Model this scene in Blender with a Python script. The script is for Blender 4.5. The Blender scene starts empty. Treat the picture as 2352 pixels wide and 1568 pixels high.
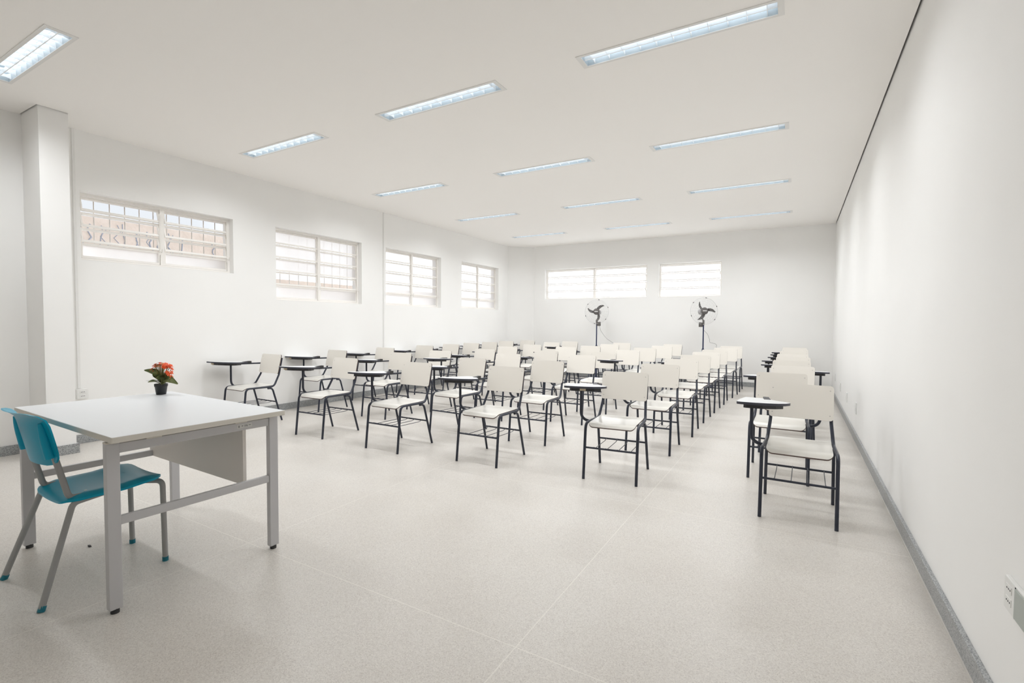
import bpy, bmesh, math, random
from mathutils import Vector, Matrix
random.seed(7)
scene = bpy.context.scene
C = scene.collection
R = math.radians

# ------------------------------------------------------------------ camera
cam_d = bpy.data.cameras.new('camera')
cam = bpy.data.objects.new('camera', cam_d)
C.objects.link(cam)
scene.camera = cam
cam_d.sensor_width = 36.0
cam_d.sensor_fit = 'HORIZONTAL'
cam_d.lens = 36.0 * 1124.55 / 2352.0
cam_d.clip_start = 0.05
YAW, PITCH, ROLL = R(30.1895), R(-2.1894), R(0.4331)
f_ = Vector((-math.sin(YAW) * math.cos(PITCH), math.cos(YAW) * math.cos(PITCH), math.sin(PITCH)))
r_ = Vector((math.cos(YAW), math.sin(YAW), 0))
u_ = r_.cross(f_)
r2 = r_ * math.cos(ROLL) + u_ * math.sin(ROLL)
u2 = u_ * math.cos(ROLL) - r_ * math.sin(ROLL)
M = Matrix((r2, u2, -f_)).transposed().to_4x4()
M.translation = (0, 0, 1.22)
cam.matrix_world = M

# ------------------------------------------------------------------ world: overcast sky, brighter beyond the back wall
world = bpy.data.worlds.new('sky')
scene.world = world
world.use_nodes = True
nt = world.node_tree
nt.nodes.clear()
w_out = nt.nodes.new('ShaderNodeOutputWorld')
w_bg = nt.nodes.new('ShaderNodeBackground')
w_tc = nt.nodes.new('ShaderNodeTexCoord')
w_dot = nt.nodes.new('ShaderNodeVectorMath'); w_dot.operation = 'DOT_PRODUCT'
w_dot.inputs[1].default_value = (-0.15, 0.95, 0.28)
w_map = nt.nodes.new('ShaderNodeMapRange')
w_map.inputs['From Min'].default_value = 0.60
w_map.inputs['From Max'].default_value = 1.0
w_map.inputs['To Min'].default_value = 0.0
w_map.inputs['To Max'].default_value = 1.0
w_sq = nt.nodes.new('ShaderNodeMath'); w_sq.operation = 'POWER'; w_sq.inputs[1].default_value = 1.7
w_sc = nt.nodes.new('ShaderNodeMath'); w_sc.operation = 'MULTIPLY_ADD'
w_sc.inputs[1].default_value = 5.0      # bright quarter of the sky
w_sc.inputs[2].default_value = 0.42      # the rest
nt.links.new(w_tc.outputs['Generated'], w_dot.inputs[0])
nt.links.new(w_dot.outputs['Value'], w_map.inputs['Value'])
nt.links.new(w_map.outputs['Result'], w_sq.inputs[0])
nt.links.new(w_sq.outputs[0], w_sc.inputs[0])
nt.links.new(w_sc.outputs[0], w_bg.inputs['Strength'])
w_bg.inputs['Color'].default_value = (0.92, 0.955, 1.0, 1)
nt.links.new(w_bg.outputs[0], w_out.inputs[0])

TUBE_STRENGTH = 1.6      # the glass tubes themselves
LAMP_WATTS = 7.4         # light leaving each ceiling fixture

# ------------------------------------------------------------------ exposure
vs = scene.view_settings
vs.view_transform = 'Standard'
vs.look = 'None'
vs.exposure = 1.20
vs.gamma = 1.0
vs.use_curve_mapping = False
try:
    scene.cycles.use_denoising = True
    scene.cycles.max_bounces = 14
    scene.cycles.diffuse_bounces = 8
    scene.cycles.glossy_bounces = 4
    scene.cycles.transparent_max_bounces = 12
    scene.cycles.sample_clamp_indirect = 6.0
except Exception:
    pass

# ------------------------------------------------------------------ materials
def mat(name, color, rough=0.5, metal=0.0, spec=0.5, emit=None, estr=0.0, coat=0.0):
    m = bpy.data.materials.new(name)
    m.use_nodes = True
    b = m.node_tree.nodes['Principled BSDF']
    b.inputs['Base Color'].default_value = (*color, 1)
    b.inputs['Roughness'].default_value = rough
    b.inputs['Metallic'].default_value = metal
    b.inputs['Specular IOR Level'].default_value = spec
    if coat:
        b.inputs['Coat Weight'].default_value = coat
        b.inputs['Coat Roughness'].default_value = 0.08
    if emit:
        b.inputs['Emission Color'].default_value = (*emit, 1)
        b.inputs['Emission Strength'].default_value = estr
    return m

def add_bump(m, scale, strength, detail=3.0):
    t = m.node_tree
    b = t.nodes['Principled BSDF']
    tc = t.nodes.new('ShaderNodeTexCoord')
    n = t.nodes.new('ShaderNodeTexNoise'); n.inputs['Scale'].default_value = scale
    n.inputs['Detail'].default_value = detail
    bp = t.nodes.new('ShaderNodeBump'); bp.inputs['Strength'].default_value = strength
    bp.inputs['Distance'].default_value = 0.01
    t.links.new(tc.outputs['Object'], n.inputs['Vector'])
    t.links.new(n.outputs['Fac'], bp.inputs['Height'])
    t.links.new(bp.outputs['Normal'], b.inputs['Normal'])

def vary(m, scale, c1, c2, lo=0.35, hi=0.65, detail=3.0):
    t = m.node_tree
    b = t.nodes['Principled BSDF']
    tc = t.nodes.new('ShaderNodeTexCoord')
    n = t.nodes.new('ShaderNodeTexNoise'); n.inputs['Scale'].default_value = scale
    n.inputs['Detail'].default_value = detail
    cr = t.nodes.new('ShaderNodeValToRGB')
    cr.color_ramp.elements[0].position = lo; cr.color_ramp.elements[0].color = (*c1, 1)
    cr.color_ramp.elements[1].position = hi; cr.color_ramp.elements[1].color = (*c2, 1)
    t.links.new(tc.outputs['Object'], n.inputs['Vector'])
    t.links.new(n.outputs['Fac'], cr.inputs['Fac'])
    t.links.new(cr.outputs['Color'], b.inputs['Base Color'])

m_wall = mat('wall_paint', (0.86, 0.855, 0.84), 0.55, spec=0.3)
vary(m_wall, 0.9, (0.885, 0.88, 0.865), (0.91, 0.905, 0.89))
add_bump(m_wall, 9.0, 0.05)
m_ceil = mat('ceiling_paint', (0.94, 0.92, 0.893), 0.8, spec=0.2)
m_trim = mat('trim_white', (0.82, 0.815, 0.80), 0.45)
m_window = mat('window_metal', (0.90, 0.875, 0.84), 0.4)
m_bars = mat('bar_paint', (0.62, 0.58, 0.54), 0.5)

def make_floor_mat():
    m = mat('terrazzo', (0.6, 0.57, 0.53), 0.34, spec=0.4)
    t = m.node_tree; b = t.nodes['Principled BSDF']
    tc = t.nodes.new('ShaderNodeTexCoord')
    # stone chips
    v = t.nodes.new('ShaderNodeTexVoronoi'); v.inputs['Scale'].default_value = 290.0
    cr = t.nodes.new('ShaderNodeValToRGB')
    cr.color_ramp.interpolation = 'LINEAR'
    e = cr.color_ramp.elements
    e[0].position = 0.0; e[0].color = (0.52, 0.485, 0.45, 1)
    e[1].position = 1.0; e[1].color = (0.72, 0.69, 0.645, 1)
    x = e.new(0.22); x.color = (0.605, 0.575, 0.537, 1)
    x = e.new(0.7); x.color = (0.655, 0.63, 0.59, 1)
    t.links.new(tc.outputs['Object'], v.inputs['Vector'])
    sep = t.nodes.new('ShaderNodeSeparateColor')
    t.links.new(v.outputs['Color'], sep.inputs['Color'])
    t.links.new(sep.outputs['Red'], cr.inputs['Fac'])
    # broad wear patches
    n = t.nodes.new('ShaderNodeTexNoise'); n.inputs['Scale'].default_value = 1.3
    n.inputs['Detail'].default_value = 4.0
    t.links.new(tc.outputs['Object'], n.inputs['Vector'])
    cr2 = t.nodes.new('ShaderNodeValToRGB')
    cr2.color_ramp.elements[0].position = 0.3; cr2.color_ramp.elements[0].color = (0.93, 0.915, 0.90, 1)
    cr2.color_ramp.elements[1].position = 0.7; cr2.color_ramp.elements[1].color = (1.0, 1.0, 1.0, 1)
    t.links.new(n.outputs['Fac'], cr2.inputs['Fac'])
    mul = t.nodes.new('ShaderNodeMix'); mul.data_type = 'RGBA'; mul.blend_type = 'MULTIPLY'
    mul.inputs['Factor'].default_value = 1.0
    t.links.new(cr.outputs['Color'], mul.inputs['A'])
    t.links.new(cr2.outputs['Color'], mul.inputs['B'])
    xyz = t.nodes.new('ShaderNodeSeparateXYZ')
    t.links.new(tc.outputs['Object'], xyz.inputs[0])
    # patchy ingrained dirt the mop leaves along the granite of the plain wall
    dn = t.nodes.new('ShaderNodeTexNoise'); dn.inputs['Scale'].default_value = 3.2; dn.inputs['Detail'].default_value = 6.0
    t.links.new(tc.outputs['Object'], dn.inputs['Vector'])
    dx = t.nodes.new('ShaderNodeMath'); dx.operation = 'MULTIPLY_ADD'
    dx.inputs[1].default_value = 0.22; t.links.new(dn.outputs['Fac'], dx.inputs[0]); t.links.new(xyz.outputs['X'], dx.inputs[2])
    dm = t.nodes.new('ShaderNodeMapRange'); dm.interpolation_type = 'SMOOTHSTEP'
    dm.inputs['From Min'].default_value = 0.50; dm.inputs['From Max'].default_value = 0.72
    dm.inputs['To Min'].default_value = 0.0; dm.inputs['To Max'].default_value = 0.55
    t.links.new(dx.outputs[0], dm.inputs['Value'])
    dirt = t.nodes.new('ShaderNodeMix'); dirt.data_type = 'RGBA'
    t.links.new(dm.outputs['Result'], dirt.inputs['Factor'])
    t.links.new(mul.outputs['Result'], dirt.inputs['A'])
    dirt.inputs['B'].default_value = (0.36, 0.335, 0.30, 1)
    # pale divider strips every 1.69 m
    def line(sock, off):
        a = t.nodes.new('ShaderNodeMath'); a.operation = 'ADD'; a.inputs[1].default_value = -off + 1.69 * 20 + 0.845
        t.links.new(sock, a.inputs[0])
        md = t.nodes.new('ShaderNodeMath'); md.operation = 'MODULO'; md.inputs[1].default_value = 1.69
        t.links.new(a.outputs[0], md.inputs[0])
        s = t.nodes.new('ShaderNodeMath'); s.operation = 'SUBTRACT'; s.inputs[1].default_value = 0.845
        t.links.new(md.outputs[0], s.inputs[0])
        ab = t.nodes.new('ShaderNodeMath'); ab.operation = 'ABSOLUTE'
        t.links.new(s.outputs[0], ab.inputs[0])
        lt = t.nodes.new('ShaderNodeMath'); lt.operation = 'LESS_THAN'; lt.inputs[1].default_value = 0.0024
        t.links.new(ab.outputs[0], lt.inputs[0])
        return lt.outputs[0]
    l1 = line(xyz.outputs['X'], -0.885)
    l2 = line(xyz.outputs['Y'], 1.565)
    mx = t.nodes.new('ShaderNodeMath'); mx.operation = 'MAXIMUM'
    t.links.new(l1, mx.inputs[0]); t.links.new(l2, mx.inputs[1])
    sc = t.nodes.new('ShaderNodeMath'); sc.operation = 'MULTIPLY'; sc.inputs[1].default_value = 0.55
    t.links.new(mx.outputs[0], sc.inputs[0])
    mix = t.nodes.new('ShaderNodeMix'); mix.data_type = 'RGBA'
    t.links.new(sc.outputs[0], mix.inputs['Factor'])
    t.links.new(dirt.outputs['Result'], mix.inputs['A'])
    mix.inputs['B'].default_value = (0.80, 0.77, 0.71, 1)
    t.links.new(mix.outputs['Result'], b.inputs['Base Color'])
    return m
m_floor = make_floor_mat()

m_granite = mat('granite_skirting', (0.34, 0.35, 0.35), 0.35)
def granite(m):
    t = m.node_tree; b = t.nodes['Principled BSDF']
    tc = t.nodes.new('ShaderNodeTexCoord')
    v = t.nodes.new('ShaderNodeTexVoronoi'); v.inputs['Scale'].default_value = 260.0
    sep = t.nodes.new('ShaderNodeSeparateColor')
    cr = t.nodes.new('ShaderNodeValToRGB')
    e = cr.color_ramp.elements
    e[0].position = 0.0; e[0].color = (0.15, 0.158, 0.162, 1)
    e[1].position = 1.0; e[1].color = (0.45, 0.46, 0.46, 1)
    x = e.new(0.4); x.color = (0.29, 0.30, 0.302, 1)
    t.links.new(tc.outputs['Object'], v.inputs['Vector'])
    t.links.new(v.outputs['Color'], sep.inputs['Color'])
    t.links.new(sep.outputs['Green'], cr.inputs['Fac'])
    t.links.new(cr.outputs['Color'], b.inputs['Base Color'])
granite(m_granite)

m_lam = mat('ivory_laminate', (0.83, 0.795, 0.735), 0.32, spec=0.4)
m_seat = mat('ivory_seat_laminate', (0.74, 0.72, 0.67), 0.22, spec=0.42)
m_ply = mat('plywood_edge', (0.10, 0.065, 0.055), 0.6)
m_black = mat('black_enamel', (0.020, 0.025, 0.042), 0.38)
m_blackp = mat('black_plastic', (0.028, 0.028, 0.03), 0.5)
m_tablet = mat('pale_writing_laminate', (0.72, 0.735, 0.74), 0.3)
m_edge = mat('dark_edge_band', (0.05, 0.052, 0.07), 0.5)
m_stick = mat('cream_sticker', (0.66, 0.56, 0.40), 0.6)
m_rivet = mat('rivet_metal', (0.55, 0.53, 0.50), 0.4)
m_desk = mat('pale_grey_melamine', (0.80, 0.825, 0.85), 0.33)
m_deskedge = mat('cream_edge_band', (0.64, 0.61, 0.55), 0.5)
m_panel = mat('modesty_melamine', (0.74, 0.70, 0.66), 0.5)
m_greym = mat('grey_painted_steel', (0.53, 0.525, 0.535), 0.38)
m_greyt = mat('grey_tube', (0.33, 0.33, 0.325), 0.35)
m_teal = mat('teal_plastic', (0.002, 0.32, 0.48), 0.32, spec=0.25)
m_teald = mat('teal_foot', (0.004, 0.16, 0.22), 0.45)
m_white = mat('white_plastic', (0.80, 0.80, 0.78), 0.4)
m_dark = mat('dark_slot', (0.06, 0.06, 0.065), 0.6)
m_pot = mat('black_pot', (0.012, 0.014, 0.017), 0.4)
m_soil = mat('soil', (0.035, 0.025, 0.018), 0.9)
m_leaf = mat('leaf_green', (0.15, 0.19, 0.05), 0.45)
vary(m_leaf, 25.0, (0.15, 0.19, 0.065), (0.36, 0.39, 0.18))
m_orange = mat('orange_petal', (0.88, 0.115, 0.015), 0.5)
m_peach = mat('faded_petal', (0.66, 0.30, 0.14), 0.6)
m_stem = mat('flower_stem', (0.25, 0.22, 0.07), 0.6)
m_fan = mat('fan_grey_plastic', (0.13, 0.12, 0.115), 0.5)
m_navy = mat('navy_pole', (0.02, 0.03, 0.085), 0.35)
m_wire = mat('cage_wire', (0.66, 0.66, 0.65), 0.4)
m_motor = mat('motor_grey', (0.36, 0.35, 0.36), 0.45)
m_refl = mat('lamp_reflector', (0.48, 0.54, 0.575), 0.3, metal=0.0)
m_louver = mat('lamp_louver', (0.95, 0.96, 0.97), 0.3)
m_frame = mat('lamp_frame', (0.80, 0.79, 0.77), 0.5)
m_tube = mat('tube_glow', (0.9, 0.95, 1.0), 0.4, emit=(0.95, 0.975, 1.0), estr=TUBE_STRENGTH)
m_outwall = mat('peach_render', (0.74, 0.58, 0.47), 0.9)
vary(m_outwall, 7.0, (0.74, 0.635, 0.555), (0.82, 0.715, 0.635))
add_bump(m_outwall, 30.0, 0.5)
m_graf = mat('graffiti_paint', (0.36, 0.38, 0.44), 0.8)
m_earth = mat('yard_concrete', (0.45, 0.42, 0.39), 0.9)

def glass_mat(name, frosted):
    m = bpy.data.materials.new(name); m.use_nodes = True
    t = m.node_tree; t.nodes.clear()
    o = t.nodes.new('ShaderNodeOutputMaterial')
    tr = t.nodes.new('ShaderNodeBsdfTransparent')
    mix = t.nodes.new('ShaderNodeMixShader')
    if frosted:
        tr.inputs['Color'].default_value = (0.95, 0.96, 0.97, 1)
        d = t.nodes.new('ShaderNodeBsdfTranslucent'); d.inputs['Color'].default_value = (0.80, 0.80, 0.795, 1)
        mix.inputs[0].default_value = 0.93
    else:
        tr.inputs['Color'].default_value = (0.96, 0.97, 0.98, 1)
        d = t.nodes.new('ShaderNodeBsdfGlossy'); d.inputs['Roughness'].default_value = 0.03
        mix.inputs[0].default_value = 0.002
    t.links.new(tr.outputs[0], mix.inputs[1]); t.links.new(d.outputs[0], mix.inputs[2])
    t.links.new(mix.outputs[0], o.inputs[0])
    return m
m_clear = glass_mat('clear_glass', False)
m_frost = glass_mat('frosted_glass', True)

# ------------------------------------------------------------------ mesh helpers
def link(name, bm, mats, parent=None, loc=None):
    me = bpy.data.meshes.new(name)
    bm.normal_update()
    bm.to_mesh(me); bm.free()
    for m in (mats if isinstance(mats, (list, tuple)) else [mats]):
        me.materials.append(m)
    o = bpy.data.objects.new(name, me)
    C.objects.link(o)
    if parent is not None:
        o.parent = parent
    if loc is not None:
        o.location = loc
    return o

def empty(name, loc=(0, 0, 0), rz=0.0, label=None, cat=None, group=None):
    o = bpy.data.objects.new(name, None)
    o.empty_display_size = 0.1
    C.objects.link(o)
    o.location = loc; o.rotation_euler = (0, 0, rz)
    tag(o, label, cat, group)
    return o

def tag(o, label=None, cat=None, group=None, kind=None):
    if label: o['label'] = label
    if cat: o['category'] = cat
    if group: o['group'] = group
    if kind: o['kind'] = kind
    return o

def structure(o):
    o['kind'] = 'structure'
    return o

def copy_tree(o, parent=None):
    c = o.copy(); C.objects.link(c)
    if parent is not None:
        c.parent = parent
    for ch in list(o.children):
        copy_tree(ch, c)
    return c

def box(bm, lo, hi, mi=0, bevel=0.0):
    (x0, y0, z0), (x1, y1, z1) = lo, hi
    v = [bm.verts.new(p) for p in ((x0, y0, z0), (x1, y0, z0), (x1, y1, z0), (x0, y1, z0),
                                   (x0, y0, z1), (x1, y0, z1), (x1, y1, z1), (x0, y1, z1))]
    fs = []
    for q in ((3, 2, 1, 0), (4, 5, 6, 7), (0, 1, 5, 4), (1, 2, 6, 5), (2, 3, 7, 6), (3, 0, 4, 7)):
        f = bm.faces.new([v[i] for i in q]); f.material_index = mi; fs.append(f)
    if bevel > 0:
        es = list({e for f in fs for e in f.edges})
        res = bmesh.ops.bevel(bm, geom=es, offset=bevel, segments=2, profile=0.5, affect='EDGES')
        for f in res['faces']:
            f.material_index = mi
    return v

def round_path(pts, rad, seg=6):
    pts = [Vector(p) for p in pts]
    if not isinstance(rad, (list, tuple)):
        rad = [rad] * len(pts)
    out = [pts[0]]
    for i in range(1, len(pts) - 1):
        a, p, b = pts[i - 1], pts[i], pts[i + 1]
        d1, d2 = (a - p), (b - p)
        l1, l2 = d1.length, d2.length
        d1.normalize(); d2.normalize()
        ang = d1.angle(d2)
        if rad[i] <= 0 or ang > math.pi - 0.02:
            out.append(p); continue
        t = min(rad[i] / math.tan(ang / 2), l1 * 0.49 if i > 1 else l1 * 0.95, l2 * 0.49 if i < len(pts) - 2 else l2 * 0.95)
        s, e = p + d1 * t, p + d2 * t
        for k in range(seg + 1):
            u = k / seg
            out.append(s * (1 - u) ** 2 + p * 2 * u * (1 - u) + e * u ** 2)
    out.append(pts[-1])
    return out

def tube(bm, pts, r, n=10, mi=0, cap=True, sy=None):
    pts = [Vector(p) for p in pts]
    rr = r if isinstance(r, (list, tuple)) else [r] * len(pts)
    t0 = (pts[1] - pts[0]).normalized()
    ref = Vector((0, 0, 1)) if abs(t0.z) < 0.9 else Vector((0, 1, 0))
    nrm = (ref - t0 * ref.dot(t0)).normalized()
    rings = []
    for i, p in enumerate(pts):
        if i == 0: t = pts[1] - pts[0]
        elif i == len(pts) - 1: t = pts[-1] - pts[-2]
        else: t = (pts[i + 1] - p).normalized() + (p - pts[i - 1]).normalized()
        t.normalize()
        nrm = (nrm - t * nrm.dot(t)).normalized()
        bn = t.cross(nrm)
        ring = []
        for k in range(n):
            a = 2 * math.pi * k / n
            ring.append(bm.verts.new(p + nrm * math.cos(a) * rr[i] + bn * math.sin(a) * (rr[i] if sy is None else sy)))
        rings.append(ring)
    for i in range(len(rings) - 1):
        for k in range(n):
            f = bm.faces.new((rings[i][k], rings[i][(k + 1) % n], rings[i + 1][(k + 1) % n], rings[i + 1][k]))
            f.smooth = True; f.material_index = mi
    if cap:
        for ring, inv in ((rings[0], True), (rings[-1], False)):
            c = [bm.verts.new(v.co) for v in ring]
            f = bm.faces.new(list(reversed(c)) if inv else c); f.material_index = mi
    return rings

def lathe(bm, prof, n=24, mi=0, smooth=True, mtx=None):
    rings = []
    for (r, z) in prof:
        ring = []
        for k in range(n):
            a = 2 * math.pi * k / n
            co = Vector((r * math.cos(a), r * math.sin(a), z))
            if mtx is not None: co = mtx @ co
            ring.append(bm.verts.new(co))
        rings.append(ring)
    for i in range(len(rings) - 1):
        for k in range(n):
            f = bm.faces.new((rings[i][k], rings[i][(k + 1) % n], rings[i + 1][(k + 1) % n], rings[i + 1][k]))
            f.smooth = smooth; f.material_index = mi
    for ring, inv in ((rings[0], True), (rings[-1], False)):
        c = [bm.verts.new(v.co) for v in ring]
        f = bm.faces.new(list(reversed(c)) if inv else c); f.material_index = mi

def prism(bm, outline, ztop, zbot, mi_top=0, mi_side=1, smooth_side=False):
    """outline counter-clockwise in xy; ztop/zbot are functions of (x, y)."""
    top = [bm.verts.new((x, y, ztop(x, y))) for x, y in outline]
    bot = [bm.verts.new((x, y, zbot(x, y))) for x, y in outline]
    f = bm.faces.new(top); f.material_index = mi_top
    f = bm.faces.new(list(reversed(bot))); f.material_index = mi_side
    ts = [bm.verts.new(v.co) for v in top]; bs = [bm.verts.new(v.co) for v in bot]
    n = len(outline)
    for i in range(n):
        f = bm.faces.new((ts[i], bs[i], bs[(i + 1) % n], ts[(i + 1) % n]))
        f.material_index = mi_side; f.smooth = smooth_side

def rounded_slab(bm, W, L, r, place, thick, ncol=8, nmid=7, mi_edge=1):
    """rounded rectangle W x L; place(x, y, depth) -> point; depth 0 face, thick back."""
    ys, hw = [], []
    k = 5
    for i in range(k + 1):
        t = math.pi / 2 * i / k
        ys.append(-L / 2 + r * (1 - math.cos(t))); hw.append(W / 2 - r * (1 - math.sin(t)))
    for i in range(1, nmid):
        ys.append(-L / 2 + r + (L - 2 * r) * i / nmid); hw.append(W / 2)
    for i in range(k, -1, -1):
        t = math.pi / 2 * i / k
        ys.append(L / 2 - r * (1 - math.cos(t))); hw.append(W / 2 - r * (1 - math.sin(t)))
    grids = []
    for d in (0.0, thick):
        grids.append([[bm.verts.new(place(-w + 2 * w * c / ncol, y, d)) for c in range(ncol + 1)] for y, w in zip(ys, hw)])
    for gi, g in enumerate(grids):
        for i in range(len(ys) - 1):
            for c in range(ncol):
                q = (g[i][c], g[i][c + 1], g[i + 1][c + 1], g[i + 1][c])
                f = bm.faces.new(q if gi == 0 else tuple(reversed(q)))
                f.smooth = True
    rim = [(0, c) for c in range(ncol + 1)] + [(i, ncol) for i in range(1, len(ys))] + \
          [(len(ys) - 1, c) for c in range(ncol - 1, -1, -1)] + [(i, 0) for i in range(len(ys) - 2, 0, -1)]
    A = [bm.verts.new(grids[0][i][c].co) for i, c in rim]
    B = [bm.verts.new(grids[1][i][c].co) for i, c in rim]
    n = len(rim)
    for i in range(n):
        f = bm.faces.new((A[i], B[i], B[(i + 1) % n], A[(i + 1) % n])); f.material_index = mi_edge; f.smooth = True

# ------------------------------------------------------------------ the room
XL, XR, YB, YF, H = -6.078, 0.569, 10.618, -1.6, 3.056
TH = 0.22                                   # wall thickness
FALSE_GAP = 0.12                            # roof slab above the plaster ceiling

def wall_with_holes(name, along, fixed0, fixed1, a0, a1, z0, z1, holes):
    bm = bmesh.new()
    def b(s0, s1, q0, q1):
        if s1 - s0 < 1e-5 or q1 - q0 < 1e-5: return
        if along == 'y': box(bm, (fixed0, s0, q0), (fixed1, s1, q1))
        else: box(bm, (s0, fixed0, q0), (s1, fixed1, q1))
    cur = a0
    for (h0, h1, w0, w1) in sorted(holes):
        b(cur, h0, z0, z1)
        b(h0, h1, z0, w0); b(h0, h1, w1, z1)
        cur = h1
    b(cur, a1, z0, z1)
    bmesh.ops.recalc_face_normals(bm, faces=bm.faces[:])
    return structure(link(name, bm, m_wall))

W_LEFT = [(2.045, 3.545, 1.805, 2.475), (4.12, 5.622, 1.50, 2.485), (6.155, 7.655, 1.50, 2.485), (8.335, 9.80, 1.515, 2.495)]
W_BACK = [(-5.27, -2.825, 1.785, 2.495), (-2.575, -1.335, 1.783, 2.495)]
ZT = H + FALSE_GAP
wall_with_holes('wall_left', 'y', XL - TH, XL, YF, YB, -0.05, ZT, W_LEFT)
wall_with_holes('wall_back', 'x', YB, YB + TH, XL - TH, XR + TH, -0.05, ZT, W_BACK)
wall_with_holes('wall_right', 'y', XR, XR + TH, YF, YB, -0.05, ZT, [])
wall_with_holes('wall_front', 'x', YF - TH, YF, XL - TH, XR + TH, -0.05, ZT, [])

# splayed corner between the windowed wall and the back wall
bm = bmesh.new()
prism(bm, [(XL, 10.225), (XL + 0.517, YB), (XL, YB)], lambda x, y: ZT, lambda x, y: -0.05, 0, 0)
structure(link('wall_corner', bm, m_wall))
# pillar
bm = bmesh.new()
box(bm, (XL, 1.64, -0.05), (-5.682, 1.842, ZT))
structure(link('wall_pillar', bm, m_wall))

bm = bmesh.new()
box(bm, (XL - TH, YF - TH, -0.12), (XR + TH, YB + TH, 0.0))
structure(link('floor', bm, m_floor))

# granite skirting
BH, BT = 0.088, 0.018
def skirting(name, segs):
    bm = bmesh.new()
    for lo, hi in segs:
        box(bm, (lo[0], lo[1], 0.0), (hi[0], hi[1], BH), 0, 0.002)
    return structure(link(name, bm, m_granite))
skirting('baseboard_left', [((XL, YF), (XL + BT, 1.64)), ((XL, 1.842), (XL + BT, 10.225))])
skirting('baseboard_right', [((XR - BT, YF), (XR, YB))])
skirting('baseboard_back', [((XL + 0.517, YB - BT), (XR - BT, YB))])
skirting('baseboard_pillar', [((XL, 1.64 - BT), (-5.682 + BT, 1.64)), ((-5.682, 1.64), (-5.682 + BT, 1.842)), ((XL, 1.842), (-5.682 + BT, 1.842 + BT))])
bm = bmesh.new()
prism(bm, [(XL, 10.225), (XL + BT, 10.205), (XL + 0.53, YB - BT), (XL + 0.517, YB)], lambda x, y: BH, lambda x, y: 0.0, 0, 0)
structure(link('baseboard_corner', bm, m_granite))
# pale cement fillet where the floor meets the granite along the plain wall
bm = bmesh.new()
box(bm, (XR - BT - 0.006, YF, 0.0), (XR - BT, YB - BT, 0.006))
structure(link('trim_1', bm, mat('cement_fillet', (0.56, 0.535, 0.495), 0.7)))

# ceiling with cut-outs for the recessed lamps and a shadow gap along the plain wall
LX = {1: -0.742, 2: -2.655, 3: -4.729}
LY = {'A': 1.31, 'B': 3.284, 'C': 5.236, 'D': 7.218, 'E': 9.192}
LLEN, LWID = 1.255, 0.165
LIGHTS = [('A', 3)] + [(r, c) for r in 'BCDE' for c in (1, 2, 3)]
GAP = 0.014
bm = bmesh.new()
ceil_x1 = XR - GAP
ys = sorted(LY.values())
cur = YF
def cslab(x0, x1, y0, y1):
    if x1 - x0 > 1e-5 and y1 - y0 > 1e-5:
        box(bm, (x0, y0, H), (x1, y1, H + 0.013))
# the strip in front, with a slot around the pillar
PG = 0.012
row_list = ['A', 'B', 'C', 'D', 'E']
for r in row_list:
    y0, y1 = LY[r] - LWID / 2, LY[r] + LWID / 2
    if r == 'B':   # the strip with the pillar
        cslab(XL, ceil_x1, cur, 1.64 - PG)
        cslab(-5.682 + PG, ceil_x1, 1.64 - PG, 1.842)
        cslab(XL, ceil_x1, 1.842, y0)
    else:
        cslab(XL, ceil_x1, cur, y0)
    cx = XL
    for c in (3, 2, 1):
        if (r, c) in LIGHTS:
            cslab(cx, LX[c] - LLEN / 2, y0, y1)
            cx = LX[c] + LLEN / 2
    cslab(cx, ceil_x1, y0, y1)
    cur = y1
cslab(XL, ceil_x1, cur, YB)
bmesh.ops.recalc_face_normals(bm, faces=bm.faces[:])
structure(link('ceiling', bm, m_ceil))
bm = bmesh.new()
box(bm, (XL - TH, YF - TH, ZT), (XR + TH, YB + TH, ZT + 0.15))
structure(link('ceiling_slab', bm, m_ceil))

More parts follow.
